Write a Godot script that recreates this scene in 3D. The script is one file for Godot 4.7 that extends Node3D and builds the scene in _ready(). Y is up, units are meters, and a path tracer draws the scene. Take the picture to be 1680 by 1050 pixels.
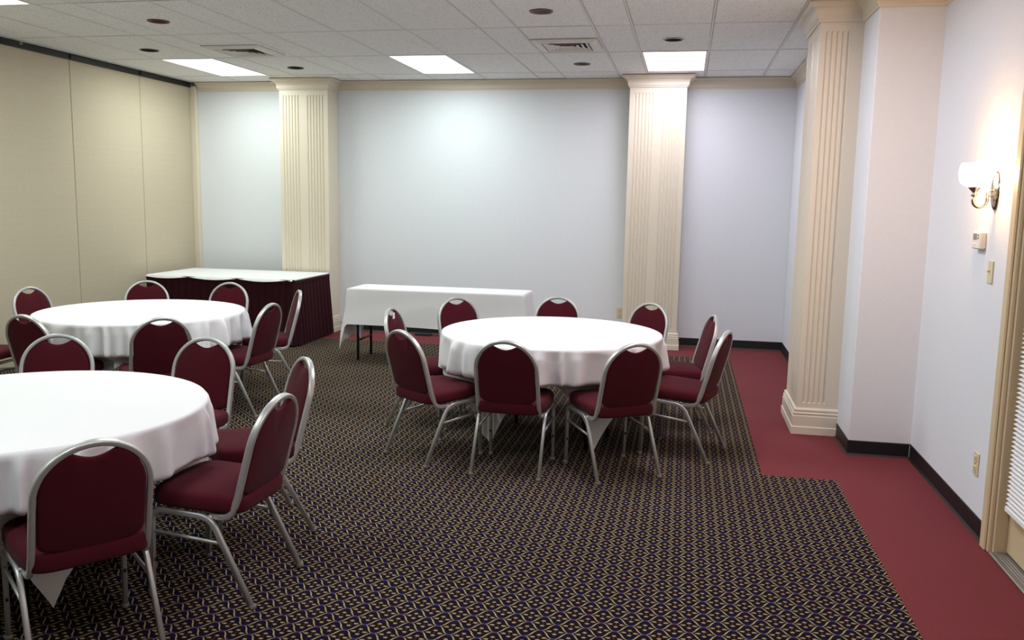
extends Node3D
# A hotel meeting room: three round banquet tables, stacking chairs, two side tables.
# x runs along the back wall, z towards the camera, y up; the camera stands at x = 0, z = 0.

const CEIL := 2.987
const BACK := -10.0
const LEFT := -6.05
const RIGHT := 1.505
const FAR_RIGHT := 1.12
const JOG := -5.9
const REAR := 6.6
var M := {}
var taken := {}
var rng := RandomNumberGenerator.new()

func _ready() -> void:
	rng.seed = 11
	setup_view()
	make_materials()
	build_floor()
	build_walls()
	build_ceiling()
	build_trim()
	build_pilasters()
	build_door()
	build_lights()
	build_ceiling_fittings()
	build_tables()
	build_chairs()
	build_wall_fittings()

# ---------------------------------------------------------------- camera, light
const EXPOSURE := 1.16
const PANEL_ENERGY := [2.5, 3.85, 2.85]
func setup_view() -> void:
	var cam := Camera3D.new()
	cam.name = "camera"
	cam.fov = 40.58
	cam.near = 0.05
	cam.far = 60.0
	cam.position = Vector3(0, 1.64, 0)
	cam.rotation_order = EULER_ORDER_YXZ
	cam.rotation_degrees = Vector3(-7.966, 11.165, 0.995)
	add_child(cam)
	cam.current = true
	var we := WorldEnvironment.new()
	we.name = "environment"
	var e := Environment.new()
	e.background_mode = Environment.BG_COLOR
	e.background_color = Color(0.02, 0.02, 0.02)
	e.tonemap_mode = Environment.TONE_MAPPER_LINEAR
	e.tonemap_exposure = EXPOSURE
	e.sdfgi_enabled = true
	e.ssao_enabled = true
	e.ssil_enabled = true
	we.environment = e
	add_child(we)

# ---------------------------------------------------------------- materials
func mat(c: Color, rough := 0.8, metal := 0.0) -> StandardMaterial3D:
	var m := StandardMaterial3D.new()
	m.albedo_color = c
	m.roughness = rough
	m.metallic = metal
	return m

func noise_tex(freq: float, lo: Color, hi: Color, size := 256, sd := 1) -> NoiseTexture2D:
	var n := FastNoiseLite.new()
	n.seed = sd
	n.noise_type = FastNoiseLite.TYPE_SIMPLEX_SMOOTH
	n.frequency = freq
	n.fractal_octaves = 3
	var t := NoiseTexture2D.new()
	t.width = size
	t.height = size
	t.seamless = true
	t.noise = n
	var g := Gradient.new()
	g.set_color(0, lo)
	g.set_color(1, hi)
	t.color_ramp = g
	return t

func normal_tex(freq: float, strength: float, size := 256, sd := 2) -> NoiseTexture2D:
	var n := FastNoiseLite.new()
	n.seed = sd
	n.frequency = freq
	n.fractal_octaves = 3
	var t := NoiseTexture2D.new()
	t.width = size
	t.height = size
	t.seamless = true
	t.as_normal_map = true
	t.bump_strength = strength
	t.noise = n
	return t

func surf(base: Color, vary: float, freq: float, scale: float, rough: float, bump := 0.0, sd := 1) -> StandardMaterial3D:
	var m := mat(Color.WHITE, rough)
	m.albedo_texture = noise_tex(freq, base * Color(1 - vary, 1 - vary, 1 - vary), Color(minf(base.r * (1 + vary), 1), minf(base.g * (1 + vary), 1), minf(base.b * (1 + vary), 1)), 256, sd)
	m.uv1_triplanar = true
	m.uv1_world_triplanar = true
	m.uv1_scale = Vector3.ONE * scale
	if bump > 0.0:
		m.normal_enabled = true
		m.normal_texture = normal_tex(freq, bump, 256, sd + 7)
	return m

func make_materials() -> void:
	M.wall = surf(Color8(221, 224, 228), 0.006, 0.05, 1.5, 0.7, 0.0, 3)
	M.wall.metallic_specular = 0.15
	M.cream = mat(Color8(216, 206, 187), 0.45)
	M.partition = linen()
	M.track = mat(Color8(38, 38, 36), 0.5, 0.3)
	M.gap = mat(Color8(60, 50, 38), 0.9)
	M.tile = tile_mat()
	M.grid = mat(Color8(222, 219, 214), 0.6)
	M.slab = mat(Color8(150, 150, 150), 0.9)
	M.black_base = mat(Color8(15, 14, 16), 0.5)
	M.caulk = mat(Color8(190, 180, 165), 0.8)
	M.carpet = carpet_mat()
	M.red = surf(Color8(108, 35, 41), 0.14, 0.12, 3.0, 0.97, 1.5, 5)
	M.maroon = fabric(Color8(74, 22, 31))
	M.steel = mat(Color8(186, 186, 184), 0.38, 0.6)
	M.foot = mat(Color8(120, 112, 100), 0.7)
	M.rubber = mat(Color8(22, 22, 22), 0.7)
	M.cloth = cloth_mat(Color8(224, 223, 224))
	M.skirt = fabric(Color8(48, 17, 23))
	M.table_leg = mat(Color8(24, 22, 22), 0.45, 0.4)
	M.wood = mat(Color8(120, 92, 62), 0.6)
	M.ivory = mat(Color8(214, 202, 164), 0.4)
	M.slot = mat(Color8(50, 44, 36), 0.6)
	M.white_plastic = mat(Color8(228, 224, 214), 0.4)
	M.lcd = mat(Color8(120, 124, 116), 0.25)
	M.nickel = mat(Color8(214, 202, 190), 0.12, 1.0)
	M.vent = mat(Color8(222, 216, 212), 0.5)
	M.vent_dark = mat(Color8(40, 40, 42), 0.9)
	M.can_black = mat(Color8(12, 12, 13), 0.6)
	M.can_brown = mat(Color8(96, 60, 52), 0.5, 0.2)
	M.can_grey = mat(Color8(112, 100, 96), 0.5, 0.2)
	M.can_trim = mat(Color8(205, 200, 195), 0.5)
	M.lamp_frame = mat(Color8(230, 228, 226), 0.5)
	M.door = mat(Color8(206, 186, 150), 0.5)
	M.threshold = mat(Color8(150, 146, 140), 0.4, 0.7)
	M.blind = mat(Color8(236, 236, 236), 0.6)
	M.paper = mat(Color8(235, 235, 232), 0.8)

func fabric(c: Color) -> StandardMaterial3D:
	var m := mat(Color.WHITE, 0.95)
	var img := Image.create(128, 128, false, Image.FORMAT_RGB8)
	var r := RandomNumberGenerator.new()
	r.seed = 21
	for y in 128:
		for x in 128:
			var k := 0.94 + 0.1 * float((x + y) % 2) + r.randf_range(-0.06, 0.06)
			img.set_pixel(x, y, Color(c.r * k, c.g * k, c.b * k))
	m.albedo_texture = ImageTexture.create_from_image(img)
	m.uv1_triplanar = true
	m.uv1_scale = Vector3.ONE * 6.0
	m.metallic_specular = 0.2
	m.rim_enabled = true
	m.rim = 0.08
	m.rim_tint = 0.8
	return m

func cloth_mat(c: Color) -> StandardMaterial3D:
	var m := mat(c, 0.85)
	m.normal_enabled = true
	m.normal_texture = normal_tex(0.012, 1.4, 256, 31)
	m.normal_scale = 0.25
	m.uv1_triplanar = true
	m.uv1_scale = Vector3.ONE * 1.3
	return m

func linen() -> StandardMaterial3D:
	var m := mat(Color.WHITE, 0.9)
	var img := Image.create(256, 256, false, Image.FORMAT_RGB8)
	var r := RandomNumberGenerator.new()
	r.seed = 8
	var rows := []
	var cols := []
	for i in 256:
		rows.append(r.randf_range(-0.012, 0.012))
		cols.append(r.randf_range(-0.008, 0.008))
	for y in 256:
		for x in 256:
			var k: float = 1.0 + rows[y] + cols[x] + r.randf_range(-0.05, 0.05)
			img.set_pixel(x, y, Color(0.745 * k, 0.70 * k, 0.61 * k))
	m.albedo_texture = ImageTexture.create_from_image(img)
	m.uv1_triplanar = true
	m.uv1_world_triplanar = true
	m.uv1_scale = Vector3.ONE * 1.6
	return m

func tile_mat() -> StandardMaterial3D:
	var m := mat(Color.WHITE, 0.95)
	var img := Image.create(512, 512, false, Image.FORMAT_RGB8)
	var r := RandomNumberGenerator.new()
	r.seed = 4
	img.fill(Color(0.80, 0.775, 0.75))
	for y in 512:
		for x in 512:
			var k := r.randf_range(0.95, 1.04)
			img.set_pixel(x, y, Color(0.945 * k, 0.945 * k, 0.945 * k))
	for i in 2600:
		var x := r.randi_range(0, 508)
		var y := r.randi_range(0, 508)
		var d := r.randf_range(0.5, 0.68)
		img.fill_rect(Rect2i(x, y, r.randi_range(1, 4), r.randi_range(1, 3)), Color(d, d * 0.97, d * 0.94))
	m.albedo_texture = ImageTexture.create_from_image(img)
	m.uv1_triplanar = true
	m.uv1_world_triplanar = true
	m.uv1_scale = Vector3.ONE * 1.2
	return m

func carpet_mat() -> StandardMaterial3D:
	# a woven lattice: navy ground, tan ribbons that turn purple and red at the crossings, four sprigs in each cell
	var m := mat(Color.WHITE, 1.0)
	m.metallic_specular = 0.08
	var n := 768
	var per := 4.0
	var img := Image.create(n, n, false, Image.FORMAT_RGB8)
	var r := RandomNumberGenerator.new()
	r.seed = 6
	var navy := Color8(25, 23, 42)
	var brown := Color8(28, 20, 22)
	var tan_ := Color8(160, 145, 112)
	var purple := Color8(66, 52, 88)
	var red := Color8(104, 44, 50)
	for y in n:
		for x in n:
			var a := (x + 0.5) / n * per
			var b := (y + 0.5) / n * per
			var fa := absf(a - roundf(a))
			var fb := absf(b - roundf(b))
			# folded into one quarter: crossings at (0,0) and (.5,.5), cell centres at (.5,0) and (0,.5)
			var t := fa / 0.5
			var f := 0.5 * (t - 0.9 * sin(TAU * t) / TAU)
			var slope := 1.0 - 0.9 * cos(TAU * t)
			var d := absf(fb - f) / sqrt(1.0 + slope * slope)
			var mid := 1.0 - absf(2.0 * t - 1.0)
			var c := navy
			var cx := 0.5 - fa
			var cz := fb
			if fa + (0.5 - fb) < fb + (0.5 - fa):
				cx = fa
				cz = 0.5 - fb
			if cx * cx / 0.09 + cz * cz / 0.06 < 1.0:
				c = brown
			if cx * cx + cz * cz < 0.0012:
				c = red
			for s in [[0.195, 0.0, 0.108, 0.066], [0.0, 0.172, 0.092, 0.072]]:
				var ex: float = (cx - s[0])
				var ez: float = (cz - s[1])
				var an := atan2(ez, ex)
				var rad: float = (0.74 + 0.26 * cos(5.0 * an + (0.0 if s[0] > 0.0 else 1.57)))
				if (ex * ex) / (s[2] * s[2]) + (ez * ez) / (s[3] * s[3]) < rad * rad:
					c = tan_
			if mid > 0.30:
				if d < 0.010 + 0.030 * (mid - 0.30):
					c = tan_
				elif d < 0.034 + 0.028 * mid:
					c = brown
			elif d < 0.045:
				c = purple
			if fa * fa + fb * fb * 2.0 < 0.0032 or (0.5 - fa) * (0.5 - fa) + (0.5 - fb) * (0.5 - fb) * 2.0 < 0.0032:
				c = red if (int(floor(a + 0.25)) * 3 + int(floor(b + 0.25)) * 5) % 4 < 2 else purple
			var k := r.randf_range(0.82, 1.15)
			img.set_pixel(x, y, Color(c.r * k, c.g * k, c.b * k))
	m.albedo_texture = ImageTexture.create_from_image(img)
	m.normal_enabled = true
	m.normal_texture = normal_tex(0.2, 2.0, 256, 17)
	m.normal_scale = 0.5
	return m

# ---------------------------------------------------------------- mesh helpers
func mb(smooth := false) -> SurfaceTool:
	var st := SurfaceTool.new()
	st.begin(Mesh.PRIMITIVE_TRIANGLES)
	st.set_smooth_group(0 if smooth else -1)
	return st

func quad(st: SurfaceTool, a: Vector3, b: Vector3, c: Vector3, d: Vector3) -> void:
	# corners run counter-clockwise seen from outside
	for v in [a, c, b, a, d, c]:
		st.add_vertex(v)

func tri(st: SurfaceTool, a: Vector3, b: Vector3, c: Vector3) -> void:
	for v in [a, c, b]:
		st.add_vertex(v)

func finish(st: SurfaceTool) -> ArrayMesh:
	st.generate_normals()
	return st.commit()

func part(called: String, shape, m: Material, parent: Node) -> MeshInstance3D:
	var o := MeshInstance3D.new()
	o.mesh = finish(shape) if shape is SurfaceTool else shape
	o.name = called
	o.material_override = m
	o.cast_shadow = GeometryInstance3D.SHADOW_CASTING_SETTING_ON
	parent.add_child(o, true)
	return o

func numbered(called: String) -> String:
	if not taken.has(called):
		taken[called] = 0
		return called
	taken[called] += 1
	return "%s_%03d" % [called, taken[called]]

func thing(called: String, label: String, category: String, at := Vector3.ZERO, turn := 0.0, group := "") -> Node3D:
	var o := Node3D.new()
	o.name = numbered(called)
	add_child(o)
	o.position = at
	o.rotation.y = turn
	o.set_meta("label", label)
	o.set_meta("category", category)
	if group != "":
		o.set_meta("group", group)
	return o

func structure(called: String, label := "", category := "") -> Node3D:
	var o := Node3D.new()
	o.name = called
	add_child(o)
	o.set_meta("kind", "structure")
	if label != "":
		o.set_meta("label", label)
	if category != "":
		o.set_meta("category", category)
	return o

func box(st: SurfaceTool, lo: Vector3, hi: Vector3, bev := 0.0) -> void:
	var c := (lo + hi) * 0.5
	var h := (hi - lo) * 0.5
	var b := minf(bev, minf(h.x, minf(h.y, h.z)) * 0.95)
	if b <= 0.0:
		var p := []
		for k in 8:
			p.append(c + Vector3(h.x if k & 1 else -h.x, h.y if k & 2 else -h.y, h.z if k & 4 else -h.z))
		quad(st, p[4], p[5], p[7], p[6])
		quad(st, p[1], p[0], p[2], p[3])
		quad(st, p[5], p[1], p[3], p[7])
		quad(st, p[0], p[4], p[6], p[2])
		quad(st, p[6], p[7], p[3], p[2])
		quad(st, p[0], p[1], p[5], p[4])
		return
	var face := func(ax: int, sg: float, u: float, v: float, inset: bool) -> Vector3:
		var o := Vector3.ZERO
		var a1 := (ax + 1) % 3
		var a2 := (ax + 2) % 3
		o[ax] = sg * h[ax]
		o[a1] = u * (h[a1] - b)
		o[a2] = v * (h[a2] - b)
		return c + o
	for ax in 3:
		for sg in [-1.0, 1.0]:
			var q := [face.call(ax, sg, -1.0, -1.0, true), face.call(ax, sg, 1.0, -1.0, true), face.call(ax, sg, 1.0, 1.0, true), face.call(ax, sg, -1.0, 1.0, true)]
			if sg > 0.0:
				quad(st, q[0], q[1], q[2], q[3])
			else:
				quad(st, q[3], q[2], q[1], q[0])
	# edge chamfers
	for ax in 3:
		var a1 := (ax + 1) % 3
		var a2 := (ax + 2) % 3
		for s1 in [-1.0, 1.0]:
			for s2 in [-1.0, 1.0]:
				var e := []
				for s0 in [-1.0, 1.0]:
					var p1 := Vector3.ZERO
					p1[ax] = s0 * (h[ax] - b)
					p1[a1] = s1 * h[a1]
					p1[a2] = s2 * (h[a2] - b)
					var p2 := Vector3.ZERO
					p2[ax] = s0 * (h[ax] - b)
					p2[a1] = s1 * (h[a1] - b)
					p2[a2] = s2 * h[a2]
					e.append([c + p1, c + p2])
				if s1 * s2 > 0.0:
					quad(st, e[0][0], e[1][0], e[1][1], e[0][1])
				else:
					quad(st, e[0][1], e[1][1], e[1][0], e[0][0])
	for s0 in [-1.0, 1.0]:
		for s1 in [-1.0, 1.0]:
			for s2 in [-1.0, 1.0]:
				var a := c + Vector3(s0 * h.x, s1 * (h.y - b), s2 * (h.z - b))
				var d := c + Vector3(s0 * (h.x - b), s1 * h.y, s2 * (h.z - b))
				var f := c + Vector3(s0 * (h.x - b), s1 * (h.y - b), s2 * h.z)
				if s0 * s1 * s2 > 0.0:
					tri(st, a, d, f)
				else:
					tri(st, a, f, d)

func bx(lo: Vector3, hi: Vector3, bev := 0.0) -> SurfaceTool:
	var st := mb()
	box(st, lo, hi, bev)
	return st

func lathe(st: SurfaceTool, prof: Array, n := 32, at := Vector3.ZERO) -> void:
	# prof: Vector2(radius, y) listed so that the outside lies on the right hand going up
	for i in n:
		var a0 := TAU * i / n
		var a1 := TAU * (i + 1) / n
		for k in prof.size() - 1:
			var p: Vector2 = prof[k]
			var q: Vector2 = prof[k + 1]
			var v0 := at + Vector3(p.x * cos(a0), p.y, -p.x * sin(a0))
			var v1 := at + Vector3(p.x * cos(a1), p.y, -p.x * sin(a1))
			var v2 := at + Vector3(q.x * cos(a1), q.y, -q.x * sin(a1))
			var v3 := at + Vector3(q.x * cos(a0), q.y, -q.x * sin(a0))
			if p.x < 1e-6:
				tri(st, v0, v2, v3)
			elif q.x < 1e-6:
				tri(st, v0, v1, v2)
			else:
				quad(st, v0, v1, v2, v3)

func tube(st: SurfaceTool, pts: Array, w: float, h: float, ref: Vector3, round_ := 0.45, caps := true) -> void:
	# sweeps a rounded rectangle, w along ref and h across it
	var ring := []
	var rr := minf(w, h) * round_
	for k in 4:
		var cx := (w * 0.5 - rr) * (1 if k in [0, 3] else -1)
		var cy := (h * 0.5 - rr) * (1 if k in [0, 1] else -1)
		for j in 4:
			var a := PI * 0.5 * k + PI * 0.5 * j / 3.0
			ring.append(Vector2(cx + rr * cos(a), cy + rr * sin(a)))
	var rings := []
	for i in pts.size():
		var t: Vector3 = (pts[mini(i + 1, pts.size() - 1)] - pts[maxi(i - 1, 0)]).normalized()
		var u := (ref - t * ref.dot(t)).normalized()
		var v := t.cross(u)
		var o := []
		for q in ring:
			o.append(pts[i] + u * q.x + v * q.y)
		rings.append(o)
	var n := ring.size()
	for i in rings.size() - 1:
		for k in n:
			var k2 := (k + 1) % n
			quad(st, rings[i][k], rings[i][k2], rings[i + 1][k2], rings[i + 1][k])
	if caps:
		for k in range(1, n - 1):
			tri(st, rings[0][0], rings[0][k + 1], rings[0][k])
			tri(st, rings[-1][0], rings[-1][k], rings[-1][k + 1])

func bent(ctrl: Array, rad: float, seg := 6) -> Array:
	# a polyline with its corners rounded
	var out := [ctrl[0]]
	for i in range(1, ctrl.size() - 1):
		var p: Vector3 = ctrl[i]
		var a: Vector3 = ctrl[i - 1]
		var b: Vector3 = ctrl[i + 1]
		var r := minf(rad, minf(p.distance_to(a), p.distance_to(b)) * 0.48)
		var s := p + (a - p).normalized() * r
		var e := p + (b - p).normalized() * r
		for k in seg + 1:
			var t := float(k) / seg
			out.append(s.lerp(p, t).lerp(p.lerp(e, t), t))
	out.append(ctrl[-1])
	return out

func moulding(st: SurfaceTool, path: Array, prof: Array, close_ends := true) -> void:
	# prof: Vector2(out, y) from bottom to top; the room lies to the side (-dz, dx) of the path
	var offs := []
	for i in path.size():
		var n0 := Vector2.ZERO
		var n1 := Vector2.ZERO
		if i > 0:
			var d: Vector2 = (path[i] - path[i - 1]).normalized()
			n0 = Vector2(-d.y, d.x)
		if i < path.size() - 1:
			var d2: Vector2 = (path[i + 1] - path[i]).normalized()
			n1 = Vector2(-d2.y, d2.x)
		if i == 0:
			offs.append(n1)
		elif i == path.size() - 1:
			offs.append(n0)
		else:
			var s := n0 + n1
			offs.append(s * (2.0 / s.length_squared()))
	var at := func(i: int, k: int) -> Vector3:
		var q: Vector2 = path[i] + offs[i] * prof[k].x
		return Vector3(q.x, prof[k].y, q.y)
	for i in path.size() - 1:
		for k in prof.size() - 1:
			quad(st, at.call(i, k), at.call(i + 1, k), at.call(i + 1, k + 1), at.call(i, k + 1))
	if close_ends:
		for k in range(1, prof.size() - 1):
			tri(st, at.call(0, 0), at.call(0, k), at.call(0, k + 1))
			tri(st, at.call(path.size() - 1, 0), at.call(path.size() - 1, k + 1), at.call(path.size() - 1, k))

# ---------------------------------------------------------------- floor
func flat_poly(pts: PackedVector2Array, y: float, per: float, org: Vector2) -> SurfaceTool:
	var st := mb()
	var idx := Geometry2D.triangulate_polygon(pts)
	for k in range(0, idx.size(), 3):
		var t := [pts[idx[k]], pts[idx[k + 1]], pts[idx[k + 2]]]
		if (t[1] - t[0]).cross(t[2] - t[0]) < 0.0:
			t.reverse()
		for q in t:
			st.set_uv((q - org) / per)
			st.add_vertex(Vector3(q.x, y, q.y))
	st.generate_normals()
	st.generate_tangents()
	return st

func skirt_edge(st: SurfaceTool, pts: PackedVector2Array, y0: float, y1: float) -> void:
	for i in pts.size():
		var a := pts[i]
		var b := pts[(i + 1) % pts.size()]
		quad(st, Vector3(a.x, y0, a.y), Vector3(a.x, y1, a.y), Vector3(b.x, y1, b.y), Vector3(b.x, y0, b.y))

func build_floor() -> void:
	var f := structure("floor", "carpeted floor, dark lattice pattern with a plain red border", "floor")
	part("floor_slab", bx(Vector3(LEFT - 0.2, -0.2, BACK - 0.2), Vector3(RIGHT + 0.2, -0.006, REAR + 0.2)), M.slab, f)
	var main := PackedVector2Array([Vector2(LEFT, -9.3), Vector2(0.522, -9.3), Vector2(0.522, -5.3), Vector2(0.958, -5.3), Vector2(0.958, REAR), Vector2(LEFT, REAR)])
	var c := part("patterned_carpet", flat_poly(main, 0.0, 0.448, Vector2(0.026, -3.376)).commit(), M.carpet, f)
	c.set_meta("label", "dark navy carpet with tan lattice and sprig pattern")
	var border := PackedVector2Array([Vector2(LEFT, BACK), Vector2(FAR_RIGHT, BACK), Vector2(FAR_RIGHT, JOG), Vector2(RIGHT, JOG), Vector2(RIGHT, REAR), Vector2(0.958, REAR), Vector2(0.958, -5.3), Vector2(0.522, -5.3), Vector2(0.522, -9.3), Vector2(LEFT, -9.3)])
	var r := part("border_carpet", flat_poly(border, 0.0, 1.0, Vector2.ZERO).commit(), M.red, f)
	r.set_meta("label", "plain dark red carpet border")

# ---------------------------------------------------------------- walls
func build_walls() -> void:
	var wb := structure("wall_back", "white painted back wall", "wall")
	part("surface", bx(Vector3(LEFT - 0.3, 0, BACK - 0.15), Vector3(RIGHT + 0.15, CEIL + 0.1, BACK)), M.wall, wb)
	var wr := structure("wall_right", "white painted right wall with a step", "wall")
	part("far_section", bx(Vector3(FAR_RIGHT, 0, BACK), Vector3(RIGHT + 0.15, CEIL + 0.1, JOG), 0.004), M.wall, wr)
	var door0 := -4.33
	var door1 := -3.40
	part("near_section", bx(Vector3(RIGHT, 0, JOG), Vector3(RIGHT + 0.15, CEIL + 0.1, door0)), M.wall, wr)
	part("over_door", bx(Vector3(RIGHT, 2.08, door0), Vector3(RIGHT + 0.15, CEIL + 0.1, door1)), M.wall, wr)
	part("end_section", bx(Vector3(RIGHT, 0, door1), Vector3(RIGHT + 0.15, CEIL + 0.1, REAR)), M.wall, wr)
	var wn := structure("wall_rear", "white painted wall behind the camera", "wall")
	part("surface", bx(Vector3(LEFT - 0.3, 0, REAR), Vector3(RIGHT + 0.15, CEIL + 0.1, REAR + 0.15)), M.wall, wn)
	var wl := structure("wall_left", "beige fabric folding partition wall hung from a dark track", "wall")
	part("backing", bx(Vector3(LEFT - 0.2, 0, BACK), Vector3(LEFT - 0.09, CEIL + 0.1, REAR)), M.gap, wl)
	var z := -9.93
	var ends := [-8.93, -7.80, -6.67, -5.54, -4.41, -3.28, -2.15, -1.02, 0.11, 1.24, 2.37, 3.5, 4.63, REAR]
	for e in ends:
		part("panel", bx(Vector3(LEFT - 0.09, 0.012, z + 0.003), Vector3(LEFT, 2.93, e - 0.003), 0.004), M.partition, wl)
		z = e
	part("end_jamb", bx(Vector3(LEFT - 0.09, 0, BACK), Vector3(-5.975, 2.945, -9.935), 0.006), M.cream, wl)
	var tr := mb()
	box(tr, Vector3(LEFT - 0.09, 2.927, -9.93), Vector3(LEFT + 0.012, CEIL, REAR), 0.003)
	box(tr, Vector3(LEFT + 0.012, 2.927, -9.93), Vector3(LEFT + 0.022, 2.938, REAR), 0.002)
	part("track", tr, M.track, wl)
	for zz in [-8.93, -7.80, -6.67]:
		part("track_joint", bx(Vector3(LEFT + 0.01, 2.929, zz - 0.008), Vector3(LEFT + 0.024, CEIL - 0.002, zz + 0.004), 0.002), M.rubber, wl)

# ---------------------------------------------------------------- ceiling
var XS := [LEFT - 0.09, -5.963, -5.353, -4.743, -4.438, -3.828, -3.523, -2.913, -2.303, -1.693, -1.388, -0.778, -0.473, 0.137, 0.747, 1.052, RIGHT]
var ZS := []
var CANS := [[-4.174, -6.441, "brown"], [-5.101, -7.705, "black"], [-4.165, -8.904, "black"], [-1.093, -6.431, "grey"], [-1.085, -8.886, "grey"], [-0.167, -7.639, "black"]]
var LIGHT_X := [-5.353, -2.913, -0.473]
var LIGHT_ROWS := [[-9.45, -8.23], [-5.78, -4.56], [-2.12, -0.90]]

func holed_tile(lo: Vector2, hi: Vector2, c: Vector2, r: float, y: float, th: float) -> SurfaceTool:
	var st := mb()
	var n := 32
	var outer := []
	var inner := []
	for i in n:
		var a := TAU * i / n
		var d := Vector2(cos(a), sin(a))
		var t := 1e9
		if absf(d.x) > 1e-6:
			t = minf(t, ((hi.x if d.x > 0 else lo.x) - c.x) / d.x)
		if absf(d.y) > 1e-6:
			t = minf(t, ((hi.y if d.y > 0 else lo.y) - c.y) / d.y)
		outer.append(c + d * t)
		inner.append(c + d * r)
	for i in n:
		var j := (i + 1) % n
		var o0: Vector2 = outer[i]
		var o1: Vector2 = outer[j]
		# underside, seen from below
		quad(st, Vector3(inner[i].x, y, inner[i].y), Vector3(o0.x, y, o0.y), Vector3(o1.x, y, o1.y), Vector3(inner[j].x, y, inner[j].y))
		# fill the rectangle's corner if this step passes it
		if absf(o0.x - o1.x) > 1e-4 and absf(o0.y - o1.y) > 1e-4:
			var cn := Vector2(hi.x if maxf(o0.x, o1.x) > c.x else lo.x, hi.y if maxf(o0.y, o1.y) > c.y else lo.y)
			tri(st, Vector3(o0.x, y, o0.y), Vector3(cn.x, y, cn.y), Vector3(o1.x, y, o1.y))
		quad(st, Vector3(inner[i].x, y, inner[i].y), Vector3(inner[j].x, y, inner[j].y), Vector3(inner[j].x, y + th, inner[j].y), Vector3(inner[i].x, y + th, inner[i].y))
	return st

func build_ceiling() -> void:
	var c := structure("ceiling", "suspended ceiling of speckled off-white tiles in a grid", "ceiling")
	part("deck", bx(Vector3(LEFT - 0.3, CEIL + 0.12, BACK - 0.15), Vector3(RIGHT + 0.15, CEIL + 0.25, REAR + 0.15)), M.slab, c)
	ZS = [BACK]
	for k in range(3, -11, -1):
		ZS.append(-5.78 - 1.22 * k)
	ZS.append(REAR)
	for i in XS.size() - 1:
		for j in ZS.size() - 1:
			var lo := Vector2(XS[i] + 0.010, ZS[j] + 0.011)
			var hi := Vector2(XS[i + 1] - 0.010, ZS[j + 1] - 0.008)
			var skip := false
			for lx in LIGHT_X:
				for row in LIGHT_ROWS:
					if absf(XS[i] - lx) < 0.01 and absf(ZS[j] - row[0]) < 0.03:
						skip = true
			if skip or hi.y - lo.y < 0.02:
				continue
			if hi.y < -5.7:
				if lo.x > FAR_RIGHT:
					continue
				hi.x = minf(hi.x, FAR_RIGHT)
			var can = null
			for q in CANS:
				if q[0] > lo.x and q[0] < hi.x and q[1] > lo.y and q[1] < hi.y:
					can = q
			# each tile hangs a hair higher or lower than its neighbours
			var y := CEIL + 0.003 + rng.randf_range(-0.001, 0.0015)
			if can != null:
				part("tile", holed_tile(lo, hi, Vector2(can[0], can[1]), 0.078, y, 0.016), M.tile, c)
			else:
				part("tile", bx(Vector3(lo.x, y, lo.y), Vector3(hi.x, y + 0.016, hi.y), 0.003), M.tile, c)
	part("tile", bx(Vector3(FAR_RIGHT, CEIL + 0.002, JOG), Vector3(RIGHT, CEIL + 0.018, -5.787)), M.tile, c)
	for i in range(1, XS.size() - 1):
		part("grid_bar", bx(Vector3(XS[i] - 0.008, CEIL, BACK), Vector3(XS[i] + 0.007, CEIL + 0.02, REAR), 0.002), M.grid, c)
	for j in range(1, ZS.size() - 1):
		part("grid_bar", bx(Vector3(LEFT - 0.09, CEIL + 0.0006, ZS[j] - 0.008), Vector3(RIGHT if ZS[j] > JOG else FAR_RIGHT, CEIL + 0.02, ZS[j] + 0.005), 0.002), M.grid, c)

# ---------------------------------------------------------------- trim
func crown_profile(hgt: float, out: float) -> Array:
	var y0 := CEIL - hgt
	var p := [Vector2(0.0, y0), Vector2(0.012, y0), Vector2(0.014, y0 + 0.12 * hgt), Vector2(0.022, y0 + 0.15 * hgt), Vector2(0.022, y0 + 0.24 * hgt)]
	for k in 7:
		var t := k / 6.0
		var a := t * PI * 0.5
		p.append(Vector2(0.022 + (out * 0.72 - 0.022) * (1.0 - cos(a)), y0 + hgt * (0.26 + 0.46 * sin(a))))
	p.append(Vector2(out * 0.76, y0 + 0.72 * hgt))
	p.append(Vector2(out * 0.78, y0 + 0.80 * hgt))
	p.append(Vector2(out * 0.93, y0 + 0.84 * hgt))
	p.append(Vector2(out, y0 + 0.90 * hgt))
	p.append(Vector2(out, CEIL - 0.002))
	p.append(Vector2(0.0, CEIL - 0.002))
	return p

func base_profile(hgt: float) -> Array:
	return [Vector2(0, 0), Vector2(0.014, 0.0), Vector2(0.006, 0.012), Vector2(0.005, hgt - 0.004), Vector2(0.003, hgt), Vector2(0, hgt)]

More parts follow.
